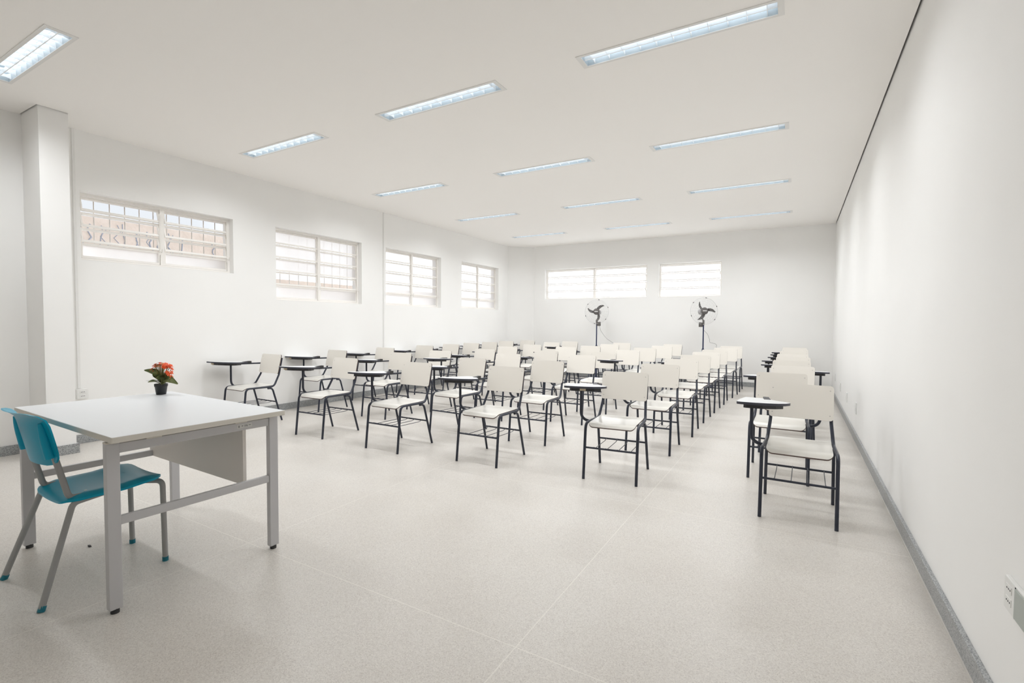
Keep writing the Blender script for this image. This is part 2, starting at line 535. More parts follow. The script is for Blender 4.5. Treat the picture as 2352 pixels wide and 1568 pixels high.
# ------------------------------------------------------------------ ceiling lights
def make_light():
    root = empty('ceiling_light')
    hl, hw, dp = LLEN / 2, LWID / 2, 0.100
    # frame lip just under the plaster
    bm = bmesh.new()
    lip, t = 0.018, 0.004
    box(bm, (-hl - 0.004, -hw - 0.004, -t), (hl + 0.004, -hw + lip, 0))
    box(bm, (-hl - 0.004, hw - lip, -t), (hl + 0.004, hw + 0.004, 0))
    box(bm, (-hl - 0.004, -hw + lip, -t), (-hl + 0.03, hw - lip, 0))
    box(bm, (hl - 0.03, -hw + lip, -t), (hl + 0.004, hw - lip, 0))
    link('frame', bm, m_frame, root)
    # housing: closed reflector tray with a ridge in the middle
    bm = bmesh.new()
    prof = [(-hw + lip, 0.0), (-hw + lip + 0.004, dp * 0.55), (-hw + 0.045, dp), (-0.012, dp), (0, dp - 0.022), (0.012, dp), (hw - 0.045, dp), (hw - lip - 0.004, dp * 0.55), (hw - lip, 0.0)]
    L, Rr = [], []
    for (y, z) in prof:
        L.append(bm.verts.new((-hl + 0.03, y, z))); Rr.append(bm.verts.new((hl - 0.03, y, z)))
    for i in range(len(prof) - 1):
        f = bm.faces.new((L[i], Rr[i], Rr[i + 1], L[i + 1])); f.smooth = False
    bm.faces.new([bm.verts.new(v.co) for v in L]); bm.faces.new([bm.verts.new(v.co) for v in reversed(Rr)])
    link('reflector', bm, m_refl, root)
    # two fluorescent tubes
    for s in (-1, 1):
        bm = bmesh.new()
        tube(bm, [(-hl + 0.045, s * 0.036, 0.074), (hl - 0.045, s * 0.036, 0.074)], 0.0095, 8)
        link('fluorescent_tube', bm, m_tube, root)
    # the light the fixture throws down, cut off by its louvers
    ld = bpy.data.lights.new('fixture_light', 'AREA')
    ld.shape = 'RECTANGLE'; ld.size = LLEN - 0.09; ld.size_y = LWID - 0.05
    ld.energy = LAMP_WATTS; ld.color = (0.945, 0.970, 1.0); ld.spread = R(152)
    lo = bpy.data.objects.new('fixture_light', ld); C.objects.link(lo)
    lo.parent = root; lo.location = (0, 0, -0.006)
    # spine and cross louvers
    bm = bmesh.new()
    box(bm, (-hl + 0.03, -0.003, 0.004), (hl - 0.03, 0.003, 0.034))
    link('louver_spine', bm, m_louver, root)
    n = 11
    for i in range(n):
        x = -hl + 0.085 + (LLEN - 0.17) * i / (n - 1)
        bm = bmesh.new()
        for s in (-1, 1):
            y0, y1 = s * 0.004, s * (hw - lip - 0.001)
            ym = (y0 + y1) / 2
            for th in (0,):
                a = [(y0, 0.006), (ym, 0.010), (y1, 0.004), (y1, 0.050), (ym, 0.030), (y0, 0.034)]
                f0 = [bm.verts.new((x - 0.0012, y, z)) for y, z in a]
                f1 = [bm.verts.new((x + 0.0012, y, z)) for y, z in a]
                bm.faces.new(f0); bm.faces.new(list(reversed(f1)))
                for k in range(len(a)):
                    bm.faces.new((f0[k], f0[(k + 1) % len(a)], f1[(k + 1) % len(a)], f1[k]))
        bmesh.ops.recalc_face_normals(bm, faces=bm.faces[:])
        link('louver_blade', bm, m_louver, root)
    return root
light0 = make_light()
ROWN = {'B': 'first', 'C': 'second', 'D': 'third', 'E': 'fourth'}
COLN = {1: 'beside the plain wall', 2: 'in the middle column', 3: 'beside the windowed wall'}
for i, (r, c) in enumerate(LIGHTS):
    o = light0 if i == 0 else copy_tree(light0)
    o.location = (LX[c], LY[r], H)
    if r == 'A':
        lab = 'bright recessed fluorescent ceiling light above the white pillar, both tubes glaring'
    else:
        lab = 'recessed fluorescent ceiling light %s, %s full row from the camera' % (COLN[c], ROWN[r])
    tag(o, lab, 'ceiling light', 'recessed fluorescent ceiling lights')

# ------------------------------------------------------------------ windows
def make_window(idx, axis, a0, a1, z0, z1, rows, cols, tilt_sign, clear_rows, recess=0.085, tilt_deg=17):
    """axis 'y': in the windowed wall (outside is -X); axis 'x': in the back wall (outside is +Y).
    local frame: s along the wall, o outward depth from the room face, z up."""
    def P(s, o, z):
        return (XL - o, s, z) if axis == 'y' else (s, YB + o, z)
    def bx(bm, s0, s1, o0, o1, q0, q1):
        p, q = P(s0, o0, q0), P(s1, o1, q1)
        box(bm, tuple(min(a, b) for a, b in zip(p, q)), tuple(max(a, b) for a, b in zip(p, q)))
    fw, d0, d1 = 0.028, recess, recess + 0.035
    bm = bmesh.new()
    bx(bm, a0, a1, d0, d1, z0, z0 + fw); bx(bm, a0, a1, d0, d1, z1 - fw, z1)
    bx(bm, a0, a0 + fw, d0, d1, z0 + fw, z1 - fw); bx(bm, a1 - fw, a1, d0, d1, z0 + fw, z1 - fw)
    cw = (a1 - a0) / cols
    for c in range(1, cols):
        bx(bm, a0 + c * cw - 0.02, a0 + c * cw + 0.02, d0 - 0.004, d1, z0 + fw, z1 - fw)
    win = structure(link('window_%d' % idx, bm, m_window))
    rh = (z1 - z0 - 2 * fw) / rows
    for c in range(cols):
        s0 = a0 + c * cw + (fw if c == 0 else 0.02) + 0.004
        s1 = a0 + (c + 1) * cw - (fw if c == cols - 1 else 0.02) - 0.004
        for r in range(rows):                      # r = 0 at the bottom
            q0 = z0 + fw + r * rh; q1 = q0 + rh
            fixed = (r == 0)
            tilt = 0.0 if fixed else R(tilt_deg) * tilt_sign
            zc = (q0 + q1) / 2; oc = (d0 + d1) / 2
            hh = rh / 2 - 0.002
            clear = (r in clear_rows)
            # sash: thin metal frame, pivoted about its middle
            bm = bmesh.new()
            def pt(s, h, e):   # h along the pane height, e normal offset
                return P(s, oc + h * math.sin(tilt) + e * math.cos(tilt), zc + h * math.cos(tilt) - e * math.sin(tilt))
            def bar(sa, sb, ha, hb, e0, e1, mi):
                v = [bm.verts.new(pt(s, h, e)) for s in (sa, sb) for h in (ha, hb) for e in (e0, e1)]
                for q in ((0, 1, 3, 2), (4, 6, 7, 5), (0, 4, 5, 1), (2, 3, 7, 6), (0, 2, 6, 4), (1, 5, 7, 3)):
                    f = bm.faces.new([v[i] for i in q]); f.material_index = mi
            t = 0.023 if tilt_deg > 10 else 0.022; e = 0.011 if tilt_deg > 10 else 0.009
            bar(s0, s1, -hh, -hh + t, -e, e, 0); bar(s0, s1, hh - t, hh, -e, e, 0)
            bar(s0, s0 + 0.012, -hh + t, hh - t, -e, e, 0); bar(s1 - 0.012, s1, -hh + t, hh - t, -e, e, 0)
            bmesh.ops.recalc_face_normals(bm, faces=bm.faces[:])
            sash = link('sash', bm, m_window, win)
            bm = bmesh.new()
            v = [bm.verts.new(pt(s, h, -0.001)) for s, h in ((s0 + 0.012, -hh + t), (s1 - 0.012, -hh + t), (s1 - 0.012, hh - t), (s0 + 0.012, hh - t))]
            bm.faces.new(v)
            link('pane', bm, m_clear if clear else m_frost, sash)
    # linkage rod and its hooked lever beside the far jamb
    bm = bmesh.new()
    for c in range(cols):
        se = a0 + (c + 1) * cw - (fw if c == cols - 1 else 0.02) - 0.012
        if axis == 'x' and c == 0:
            se = a0 + fw + 0.012
        tube(bm, [P(se, d0 - 0.016, z0 + rh * 0.9), P(se, d0 - 0.016, z1 - rh * 0.5)], 0.005, 6)
        tube(bm, [P(se, d0 - 0.016, z0 + rh * 1.2), P(se, d0 - 0.055, z0 + rh * 1.05), P(se, d0 - 0.07, z0 + rh * 1.3)], 0.005, 6)
    link('lever', bm, m_window, win)
    if idx <= 2:
        bm = bmesh.new()
        nb = 11 if idx == 1 else 10
        for i in range(nb):
            s = a0 + 0.02 + (a1 - a0 - 0.02) * (i + 0.15) / nb
            tube(bm, [P(s, 0.195, z0), P(s, 0.195, z1)], 0.006, 6)
        link('security_bars', bm, m_bars, win)
    # painted sill board
    bm = bmesh.new()
    bx(bm, a0, a1, 0.0, d0, z0 - 0.0005, z0 + 0.003)
    link('window_sill', bm, m_trim, win)
    return win

wi = 0
for k, (a0, a1, z0, z1) in enumerate(W_LEFT):
    wi += 1
    make_window(wi, 'y', a0, a1, z0, z1, 4 if k == 0 else 5, 2, 1.0, {1, 2, 3} if k == 0 else ({1} if k == 1 else set()), tilt_deg=17 if k == 0 else 7)
for k, (a0, a1, z0, z1) in enumerate(W_BACK):
    wi += 1
    make_window(wi, 'x', a0, a1, z0, z1, 4, 2 if k == 0 else 1, 1.0, set(), tilt_deg=9)

# ------------------------------------------------------------------ outside: neighbour's wall with scrawled paint, yard
bm = bmesh.new()
box(bm, (-8.85, -3.0, -0.3), (-8.60, 5.4, 2.66))
box(bm, (-8.85, 5.4, -0.3), (-8.60, 16.0, 2.02))
ow = link('outside_wall', bm, m_outwall)
structure(ow)
bm = bmesh.new()
rnd = random.Random(3)
def stroke(pts, w=0.022):
    tube(bm, [(-8.603, y, z) for y, z in pts], w, 6, sy=None)
yy = 2.85
while yy < 5.2:
    z0 = 2.10 + rnd.random() * 0.20; z1 = 2.48 + rnd.random() * 0.14
    n = rnd.randrange(3, 6); w = 0.03 + rnd.random() * 0.09
    pts = [(yy + w * rnd.random(), z0 + (z1 - z0) * k / n + 0.03 * rnd.random()) for k in range(n + 1)]
    stroke(pts, 0.007 + 0.006 * rnd.random())
    if rnd.random() < 0.5:
        stroke([(yy + w, z1), (yy + 0.02, (z0 + z1) / 2), (yy + w + 0.02, z0)], 0.008)
    if rnd.random() < 0.35:
        stroke([(yy - 0.02, z1 - 0.03), (yy + 0.03, z1), (yy + 0.06, z1 - 0.05)], 0.02)
    yy += 0.09 + rnd.random() * 0.12 + (0.35 if yy > 4.0 else 0.0)
g = link('scrawl', bm, m_graf, ow)
g['label'] = 'dark scrawled paint strokes'
bm = bmesh.new()
box(bm, (-20, -6, -0.35), (14, 24, -0.13))
structure(link('ground_outside', bm, m_earth))

# ------------------------------------------------------------------ wall fittings
def trunking(y, z0, label):
    bm = bmesh.new()
    box(bm, (XL, y - 0.011, z0), (XL + 0.012, y + 0.011, H), 0, 0.002)
    return tag(link('cable_trunking', bm, m_trim), label, 'cable cover', 'white surface cable covers')
trunking(2.0, 0.545, 'white surface cable cover running from ceiling to socket beside pillar')
trunking(6.10, BH, 'white surface cable cover on windowed wall between the square windows')

def socket(loc, rot, label, size=(0.085, 0.115, 0.035), holes=2):
    o = empty('wall_socket', loc, 0, label, 'socket')
    o.rotation_euler = rot
    w, h, d = size
    bm = bmesh.new(); box(bm, (-w / 2, 0, -h / 2), (w / 2, d, h / 2), 0, 0.004)
    link('socket_box', bm, m_white, o)
    for k in range(holes):
        bm = bmesh.new()
        zc = (k - (holes - 1) / 2) * h * 0.42
        box(bm, (-w * 0.28, d - 0.001, zc - 0.011), (w * 0.28, d + 0.003, zc + 0.011), 0, 0.001)
        ins = link('socket_insert', bm, m_white, o)
        bm = bmesh.new()
        for q in (-0.012, 0.0, 0.012):
            tube(bm, [(q, d + 0.002, zc), (q, d + 0.0036, zc)], 0.0035, 8)
        link('pin_hole', bm, m_dark, ins)
    return o
# local +Y is outward from the wall
socket((XL, 2.012, 0.492), (0, 0, R(-90)), 'white double socket box at the foot of the cable cover by the pillar', (0.085, 0.095, 0.05))
o = empty('wall_socket', (XR, 1.94, 0.434), 0, 'white socket box with grey cover low on plain wall, cut off by picture edge', 'socket')
o.rotation_euler = (0, 0, R(90))
bm = bmesh.new(); box(bm, (-0.165, 0, -0.049), (0.047, 0.013, 0.048), 0, 0.003)
link('socket_box', bm, m_white, o)
for zc in (-0.017, 0.019):
    bm = bmesh.new(); box(bm, (-0.012, 0.012, zc - 0.011), (0.030, 0.0145, zc + 0.011), 0, 0.001)
    ins = link('socket_insert', bm, m_white, o)
    bm = bmesh.new()
    for q in (-0.004, 0.008, 0.020):
        tube(bm, [(q, 0.014, zc), (q, 0.0150, zc)], 0.003, 8)
    link('pin_hole', bm, m_dark, ins)
bm = bmesh.new(); box(bm, (-0.042, 0.012, -0.046), (-0.037, 0.0145, 0.045), 0)
link('cover_slot', bm, m_dark, o)
bm = bmesh.new(); box(bm, (-0.163, 0.012, -0.043), (-0.042, 0.017, 0.043), 0, 0.002)
link('socket_cover', bm, mat('grey_green_cover', (0.42, 0.45, 0.42), 0.5), o)
ords = ['first', 'second', 'third', 'fourth']
for i, (y, z) in enumerate(((6.34, 0.338), (7.44, 0.314), (8.52, 0.328), (9.66, 0.36))):
    bm = bmesh.new()
    box(bm, (XR - 0.010, y - 0.045, z - 0.06), (XR, y + 0.045, z + 0.06), 0, 0.003)
    box(bm, (XR - 0.013, y - 0.018, z - 0.03), (XR - 0.009, y + 0.018, z + 0.03), 0, 0.001)
    tag(link('outlet_plate', bm, m_white), 'small white outlet plate low on the plain wall, %s beyond the socket box' % ords[i], 'outlet', 'outlet plates along the plain wall')

# ------------------------------------------------------------------ tablet-arm chairs
def make_chair():
    root = empty('tablet_arm_chair')
    # seat
    bm = bmesh.new()
    def seat_pt(x, y, d):
        Y = y - 0.0245
        z = 0.4395 - 0.005 * (1 - (x / 0.185) ** 2) * (1 - (y / 0.2) ** 2)
        fr = max(0.0, (-0.165 - Y) / 0.05)
        z -= 0.026 * fr ** 2
        z += 0.004 * max(0.0, (Y - 0.08) / 0.085) ** 2
        return (x, Y, z - d)
    rounded_slab(bm, 0.362, 0.385, 0.035, seat_pt, 0.008, 8, 12)
    link('seat', bm, [m_seat, m_ply], root)
    # backrest
    bm = bmesh.new()
    tl = math.atan2(0.053, 0.231)
    def back_pt(x, y, d):
        yy = 0.2315 + y * math.sin(tl) + (d + 0.010 * (1 - (x / 0.193) ** 2)) * math.cos(tl)
        zz = 0.690 + y * math.cos(tl) - d * math.sin(tl)
        return (x, yy, zz)
    rounded_slab(bm, 0.386, 0.237, 0.022, back_pt, 0.010, 8, 5)
    back = link('backrest', bm, [m_lam, m_ply], root)
    for sx in (-1, 1):
        for sy in (-1, 1):
            bm = bmesh.new()
            p = Vector(back_pt(sx * 0.172, sy * 0.085, 0.0)); n = Vector((0, -math.cos(tl), math.sin(tl)))
            tube(bm, [p + n * -0.001, p + n * 0.0015], 0.0042, 8)
            link('rivet', bm, m_rivet, back)
    # side frames (front leg, seat rail and back upright in one bent tube) and rear legs
    for s in (-1, 1):
        bm = bmesh.new()
        pts = [(s * 0.205, -0.247, 0.0), (s * 0.204, -0.203, 0.433), (s * 0.194, 0.152, 0.425), (s * 0.181, 0.228, 0.560), (s * 0.178, 0.274, 0.765)]
        tube(bm, round_path(pts, [0, 0.055, 0.075, 0.1, 0], 7), 0.011, 10)
        link('side_frame', bm, m_black, root)
        bm = bmesh.new()
        pts = [(s * 0.197, 0.070, 0.410), (s * 0.196, 0.130, 0.408), (s * 0.205, 0.247, 0.0)]
        tube(bm, round_path(pts, [0, 0.05, 0], 6), 0.0105, 10)
        link('rear_leg', bm, m_black, root)
    # book rack
    for (y, z) in ((-0.221, 0.245), (0.176, 0.238)):
        bm = bmesh.new(); tube(bm, [(-0.203, y, z), (0.203, y, z)], 0.0075, 8)
        link('crossbar', bm, m_black, root)
    for x in (-0.130, -0.037, 0.053, 0.147):
        bm = bmesh.new(); tube(bm, round_path([(x, -0.221, 0.252), (x, -0.17, 0.236), (x, 0.12, 0.232), (x, 0.176, 0.245)], 0.05, 3), 0.0028, 6)
        link('rack_rod', bm, m_black, root)
    # writing tablet
    zt = lambda x, y: 0.7165 - 0.065 * y
    outline = [(-0.333, 0.105), (-0.347, -0.10), (-0.346, -0.325), (-0.338, -0.348), (-0.318, -0.357), (-0.25, -0.352), (-0.175, -0.328), (-0.115, -0.288),
               (-0.078, -0.240), (-0.058, -0.185), (-0.053, -0.150), (-0.062, -0.125), (-0.095, -0.085), (-0.140, -0.035), (-0.170, 0.010), (-0.186, 0.060), (-0.192, 0.105)]
    bm = bmesh.new()
    prism(bm, outline, zt, lambda x, y: zt(x, y) - 0.016, 0, 1, True)
    bmesh.ops.recalc_face_normals(bm, faces=bm.faces[:])
    tab = link('writing_tablet', bm, [m_tablet, m_edge], root)
    bm = bmesh.new()
    prism(bm, [(-0.212, 0.005), (-0.172, 0.005), (-0.186, 0.060), (-0.190, 0.112), (-0.225, 0.112)], lambda x, y: zt(x, y) + 0.011 * min(1, (y + 0.0) / 0.03), lambda x, y: zt(x, y) - 0.018, 0, 0)
    bmesh.ops.recalc_face_normals(bm, faces=bm.faces[:])
    link('elbow_pad', bm, m_blackp, root)
    bm = bmesh.new()
    prism(bm, [(-0.305, -0.020), (-0.308, -0.300), (-0.29, -0.312), (-0.200, -0.292), (-0.130, -0.235), (-0.092, -0.175), (-0.115, -0.120), (-0.190, -0.020)],
          lambda x, y: zt(x, y) - 0.015, lambda x, y: zt(x, y) - 0.040, 0, 0)
    bmesh.ops.recalc_face_normals(bm, faces=bm.faces[:])
    link('tablet_bracket', bm, m_blackp, root)
    bm = bmesh.new()
    tube(bm, round_path([(-0.276, -0.098, 0.700), (-0.276, -0.098, 0.445), (-0.205, -0.098, 0.430)], 0.07, 7), 0.0115, 10)
    link('arm_post', bm, m_black, root)
    bm = bmesh.new()
    tube(bm, [(-0.225, -0.060, 0.694), (-0.200, 0.258, 0.685)], 0.0095, 8)
    link('arm_bar', bm, m_black, root)
    return root

chair0 = make_chair()

def mirror_chair(src):
    """left-handed version: every part mesh mirrored in x."""
    def mir(o, parent):
        c = o.copy()
        if o.data:
            me = o.data.copy()
            me.transform(Matrix.Scale(-1, 4, (1, 0, 0))); me.flip_normals()
            c.data = me
        C.objects.link(c)
        if parent is not None: c.parent = parent
        for ch in list(o.children): mir(ch, c)
        return c
    return mir(src, None)
chair_left = mirror_chair(chair0)

ORD = ['first', 'second', 'third', 'fourth', 'fifth', 'sixth', 'seventh', 'eighth', 'ninth']
COLS = {
    'P': ('column along the windowed wall', [(-5.67, 3.515, 0), (-5.74, 4.59, 1), (-5.715, 5.52, 1), (-5.73, 6.50, 0), (-5.68, 7.20, 0), (-5.68, 7.87, 0), (-5.67, 8.54, 0), (-5.69, 9.27, 1), (-5.55, 10.02, 0)]),
    'Q': ('second column from windowed wall', [(-4.432, 3.604, 1.5), (-4.62, 4.70, 0), (-4.49, 5.40, 2), (-4.21, 6.13, -2), (-4.33, 7.05, 1), (-4.37, 8.05, 2), (-4.57, 9.31, 0), (-4.48, 10.08, 0)]),
    'S': ('third column from windowed wall', [(-3.367, 3.594, -0.3), (-3.275, 4.44, -3), (-3.34, 5.39, 0), (-3.25, 6.36, 1), (-3.46, 7.58, 2), (-3.28, 8.26, 0), (-3.23, 9.18, 0), (-3.25, 10.03, 0)]),
    'T': ('fourth column from windowed wall', [(-2.3595, 3.699, 0.3), (-2.3455, 4.573, 1.6), (-2.41, 5.70, 1), (-2.40, 6.51, 2), (-2.29, 7.30, 1), (-2.26, 8.16, -2), (-2.19, 9.12, 0), (-2.22, 10.02, -8)]),
    'U': ('fifth column from windowed wall, beside aisle', [(-1.2385, 3.838, 4.8), (-1.20, 4.85, 1.5), (-1.165, 5.755, 2.4), (-1.17, 6.63, -1), (-1.155, 7.43, -1), (-1.14, 8.245, 1), (-1.09, 9.08, -3), (-1.075, 9.915, 0)]),
    'V': ('column along the plain wall', [(0.0315, 3.696, -0.8), (-0.105, 4.545, 0), (-0.055, 5.43, -6), (-0.045, 6.27, 0), (-0.03, 7.02, 1), (-0.05, 7.72, -1), (-0.03, 8.60, 1), (-0.02, 9.35, 0), (-0.03, 10.05, 0)]),
}
LEFTY = {('V', 1), ('V', 3), ('Q', 2), ('Q', 6), ('T', 3)}
used0 = usedL = False
placed = {}
GROUP = 'ivory tablet-arm school chairs'
for k, (desc, lst) in COLS.items():
    for i, (x, y, a) in enumerate(lst):
        lefty = (k, i) in LEFTY
        if lefty:
            o = copy_tree(chair_left) if usedL else chair_left; usedL = True
        else:
            o = copy_tree(chair0) if used0 else chair0; used0 = True
        o.location = (x, y, 0); o.rotation_euler = (0, 0, R(a))
        pos = 'last' if i == len(lst) - 1 else ORD[i]
        lab = 'ivory tablet-arm chair, %s from front in the %s' % (pos, desc)
        if pos == 'last':
            lab = 'ivory tablet-arm chair, last before back wall in the %s' % desc
        if lefty:
            lab = 'ivory tablet-arm chair, left-handed, %s from front in the %s' % (pos, desc)
        tag(o, lab, 'chair', GROUP)
        placed[(k, i)] = o
for (k, i) in (('P', 0), ('P', 1), ('P', 2), ('Q', 0), ('U', 0)):
    bm = bmesh.new()
    c = {'U': (-0.205, -0.2945)}.get(k, (-0.282, -0.3115))
    zc = 0.7165 - 0.065 * c[1] - 0.0275
    box(bm, (c[0] - 0.022, c[1] - 0.004, zc - 0.008), (c[0] + 0.022, c[1] + 0.01, zc + 0.008))
    st = link('inventory_sticker', bm, m_stick, placed[(k, i)])
    st['label'] = 'small cream sticker'

# ------------------------------------------------------------------ teacher's desk
DX, DY, DROT = -2.963, 1.265, R(-1.75)
desk = empty('teacher_desk', (DX, DY, 0), DROT, "pale grey rectangular desk with grey steel legs beside the teal chair", 'desk')
bm = bmesh.new()
box(bm, (-0.625, -0.375, 0.724), (0.625, 0.375, 0.7495), 1, 0.003)
for f in bm.faces:
    if f.normal.z > 0.9 or all(v.co.z > 0.7488 for v in f.verts): f.material_index = 0
link('desktop', bm, [m_desk, m_deskedge], desk)
FX, FY = 0.545, 0.350
for sx in (-1, 1):
    for sy in (-1, 1):
        bm = bmesh.new()
        box(bm, (sx * FX - 0.016, sy * FY - 0.024, 0.018), (sx * FX + 0.016, sy * FY + 0.024, 0.714), 0, 0.003)
        leg = link('leg', bm, m_greym, desk)
        bm = bmesh.new()
        box(bm, (sx * FX - 0.0165, sy * FY - 0.0245, 0.712), (sx * FX + 0.0165, sy * FY + 0.0245, 0.719), 0, 0.002)
        link('leg_cap', bm, m_deskedge, leg)
        bm = bmesh.new()
        tube(bm, [(sx * FX, sy * FY, 0.0), (sx * FX, sy * FY, 0.02)], 0.016, 12)
        link('leveling_foot', bm, m_blackp, leg)
    for (z0, z1) in ((0.668, 0.708), (0.366, 0.402)):
        bm = bmesh.new()
        box(bm, (sx * FX - 0.011, -FY + 0.024, z0), (sx * FX + 0.011, FY - 0.024, z1), 0, 0.002)
        link('side_rail', bm, m_greym, desk)
    for y in (-0.20, 0.18):
        bm = bmesh.new()
        box(bm, (sx * FX - 0.014, y - 0.03, 0.706), (sx * FX + 0.014, y + 0.03, 0.7245), 0, 0.002)
        link('spacer_block', bm, m_deskedge, desk)
bm = bmesh.new(); box(bm, (-FX + 0.011, 0.02, 0.672), (FX - 0.011, 0.05, 0.704), 0, 0.002)
link('center_beam', bm, m_greym, desk)
bm = bmesh.new(); box(bm, (-0.575, 0.225, 0.366), (0.487, 0.243, 0.722), 0, 0.001)
link('modesty_panel', bm, m_panel, desk)
bm = bmesh.new(); box(bm, (FX + 0.0108, 0.16, 0.680), (FX + 0.0118, 0.235, 0.700), 0)
st = link('asset_sticker', bm, mat('silver_sticker', (0.62, 0.62, 0.60), 0.4), desk)
bm = bmesh.new()
for y0, y1, z0, z1 in ((0.166, 0.172, 0.684, 0.695), (0.182, 0.190, 0.689, 0.693), (0.196, 0.204, 0.686, 0.6885), (0.196, 0.212, 0.691, 0.694), (0.207, 0.212, 0.685, 0.690), (0.218, 0.229, 0.690, 0.693)):
    box(bm, (FX + 0.0117, y0, z0), (FX + 0.0121, y1, z1))
link('sticker_print', bm, mat('sticker_ink', (0.2, 0.2, 0.2), 0.6), st)

# ------------------------------------------------------------------ teal chair at the desk (faces +Y)
tc = empty('classroom_chair', (-2.935, 0.985, 0), R(-1.0), 'teal plastic chair with grey tube legs tucked under the desk', 'chair')
bm = bmesh.new()
def tseat(x, y, d):
    z = 0.430 + 0.014 * (abs(x) / 0.2) ** 2
    fr = max(0.0, (y - 0.115) / 0.08)
    z += 0.012 * max(0.0, min(1.0, (y - 0.02) / 0.10)) - 0.012 * fr ** 2
    z -= 0.024 * max(0.0, (-y - 0.10) / 0.095) ** 2
    rim = max(0.0, (abs(x) - 0.165) / 0.045)
    z -= 0.016 * rim ** 2
    wid = 1.0 - 0.05 * max(0.0, -y / 0.2)
    return (x * wid, y + 0.055, z - d)
rounded_slab(bm, 0.425, 0.39, 0.075, tseat, 0.010, 14, 10, 0)
link('seat', bm, m_teal, tc)
bm = bmesh.new()
def tback(x, y, d):
    z = 0.705 + y
    lean = -0.150 - 0.21 * (z - 0.636)
    cur = -0.048 * (1 - (x / 0.21) ** 2)
    top = max(0.0, (y - 0.070) / 0.055)
    side = max(0.0, (abs(x) - 0.165) / 0.045)
    roll = -0.034 * top ** 2 - 0.012 * side ** 2
    return (x, lean + cur + roll + d, z - 0.008 * top ** 2)
rounded_slab(bm, 0.425, 0.250, 0.095, tback, 0.007, 18, 14, 0)
tb = link('backrest', bm, m_teal, tc)
for s in (-1, 1):
    bm = bmesh.new()   # sleeve moulded over the upright
    pts = []
    for k in range(7):
        yy = -0.085 + 0.155 * k / 6
        p = tback(s * 0.158, yy, 0.0)
        pts.append((p[0], p[1] - 0.002, p[2]))
    tube(bm, pts, [0.021, 0.021, 0.020, 0.019, 0.017, 0.014, 0.009], 12)
    link('upright_sleeve', bm, m_teal, tb)
    bm = bmesh.new()   # back upright
    tube(bm, round_path([(s * 0.155, -0.045, 0.424), (s * 0.155, -0.112, 0.426), (s * 0.158, -0.168, 0.665)], 0.03, 5), 0.0125, 12)
    link('back_upright', bm, m_greyt, tc)
    bm = bmesh.new()   # rear leg
    tube(bm, round_path([(s * 0.150, 0.02, 0.412), (s * 0.185, -0.108, 0.408), (s * 0.243, -0.236, 0.012)], [0, 0.035, 0], 6), 0.0125, 12)
    lg = link('leg', bm, m_greyt, tc)
    bm = bmesh.new(); tube(bm, [(s * 0.2445, -0.239, 0.0), (s * 0.2408, -0.231, 0.022)], 0.0138, 12)
    link('foot_cap', bm, m_teald, lg)
    bm = bmesh.new()   # front leg
    tube(bm, round_path([(s * 0.12, 0.20, 0.412), (s * 0.184, 0.244, 0.412), (s * 0.185, 0.250, 0.012)], [0, 0.03, 0], 6), 0.0125, 12)
    lg = link('leg', bm, m_greyt, tc)
    bm = bmesh.new(); tube(bm, [(s * 0.185, 0.250, 0.0), (s * 0.185, 0.250, 0.022)], 0.0138, 12)
    link('foot_cap', bm, m_teald, lg)
for x, y in ((-0.155, -0.085), (0.155, -0.085), (-0.130, -0.045), (0.130, -0.045)):
    z0 = tseat(x, y - 0.055, 0)[2]
    bm = bmesh.new(); tube(bm, [(x, y, z0 - 0.004), (x, y, z0 + 0.0015)], 0.0055, 10)
    link('seat_rivet', bm, m_white, tc)

# ------------------------------------------------------------------ potted flower on the desk
PX, PY, PZ = -3.479, 1.555, 0.7495
pl = empty('potted_flower', (PX, PY, PZ), 0, 'small black pot of orange flowers with broad green leaves on the desk', 'plant')
pl.scale = (0.78, 0.78, 0.78)
bm = bmesh.new()
lathe(bm, [(0.036, 0.0), (0.040, 0.002), (0.050, 0.066), (0.0535, 0.068), (0.055, 0.088), (0.051, 0.089), (0.049, 0.080)], 28)
pot = link('flower_pot', bm, m_pot, pl)
pot.scale = (0.86, 0.86, 0.97)
bm = bmesh.new(); lathe(bm, [(0.0485, 0.070), (0.0485, 0.082), (0.02, 0.084)], 20)
link('soil', bm, m_soil, pot)
def leaf_mesh(base, tip, width, bend, roll=0.0):
    bm = bmesh.new()
    base, tip = Vector(base), Vector(tip)
    d = tip - base
    side = d.cross(Vector((0, 0, 1)))
    side = side.normalized() if side.length > 1e-4 else Vector((1, 0, 0))
    side = (Matrix.Rotation(roll, 3, d.normalized()) @ side)
    up = side.cross(d).normalized()
    n, rows = 9, []
    for i in range(n + 1):
        t = i / n
        w = width * (math.sin(math.pi * min(1.0, t ** 0.75)) ** 0.7) * (0.35 + 0.65 * min(1, t * 2.2)) if 0 < t < 1 else width * (0.10 if t == 0 else 0.15)
        c = base + d * t + up * bend * math.sin(math.pi * t)
        rows.append([bm.verts.new(c + side * w * q + up * (0.25 * w * abs(q) ** 1.5)) for q in (-1, -0.5, 0, 0.5, 1)])
    for i in range(n):
        for q in range(4):
            f = bm.faces.new((rows[i][q], rows[i][q + 1], rows[i + 1][q + 1], rows[i + 1][q])); f.smooth = True
    r = bmesh.ops.solidify(bm, geom=bm.faces[:], thickness=0.0016)
    return bm
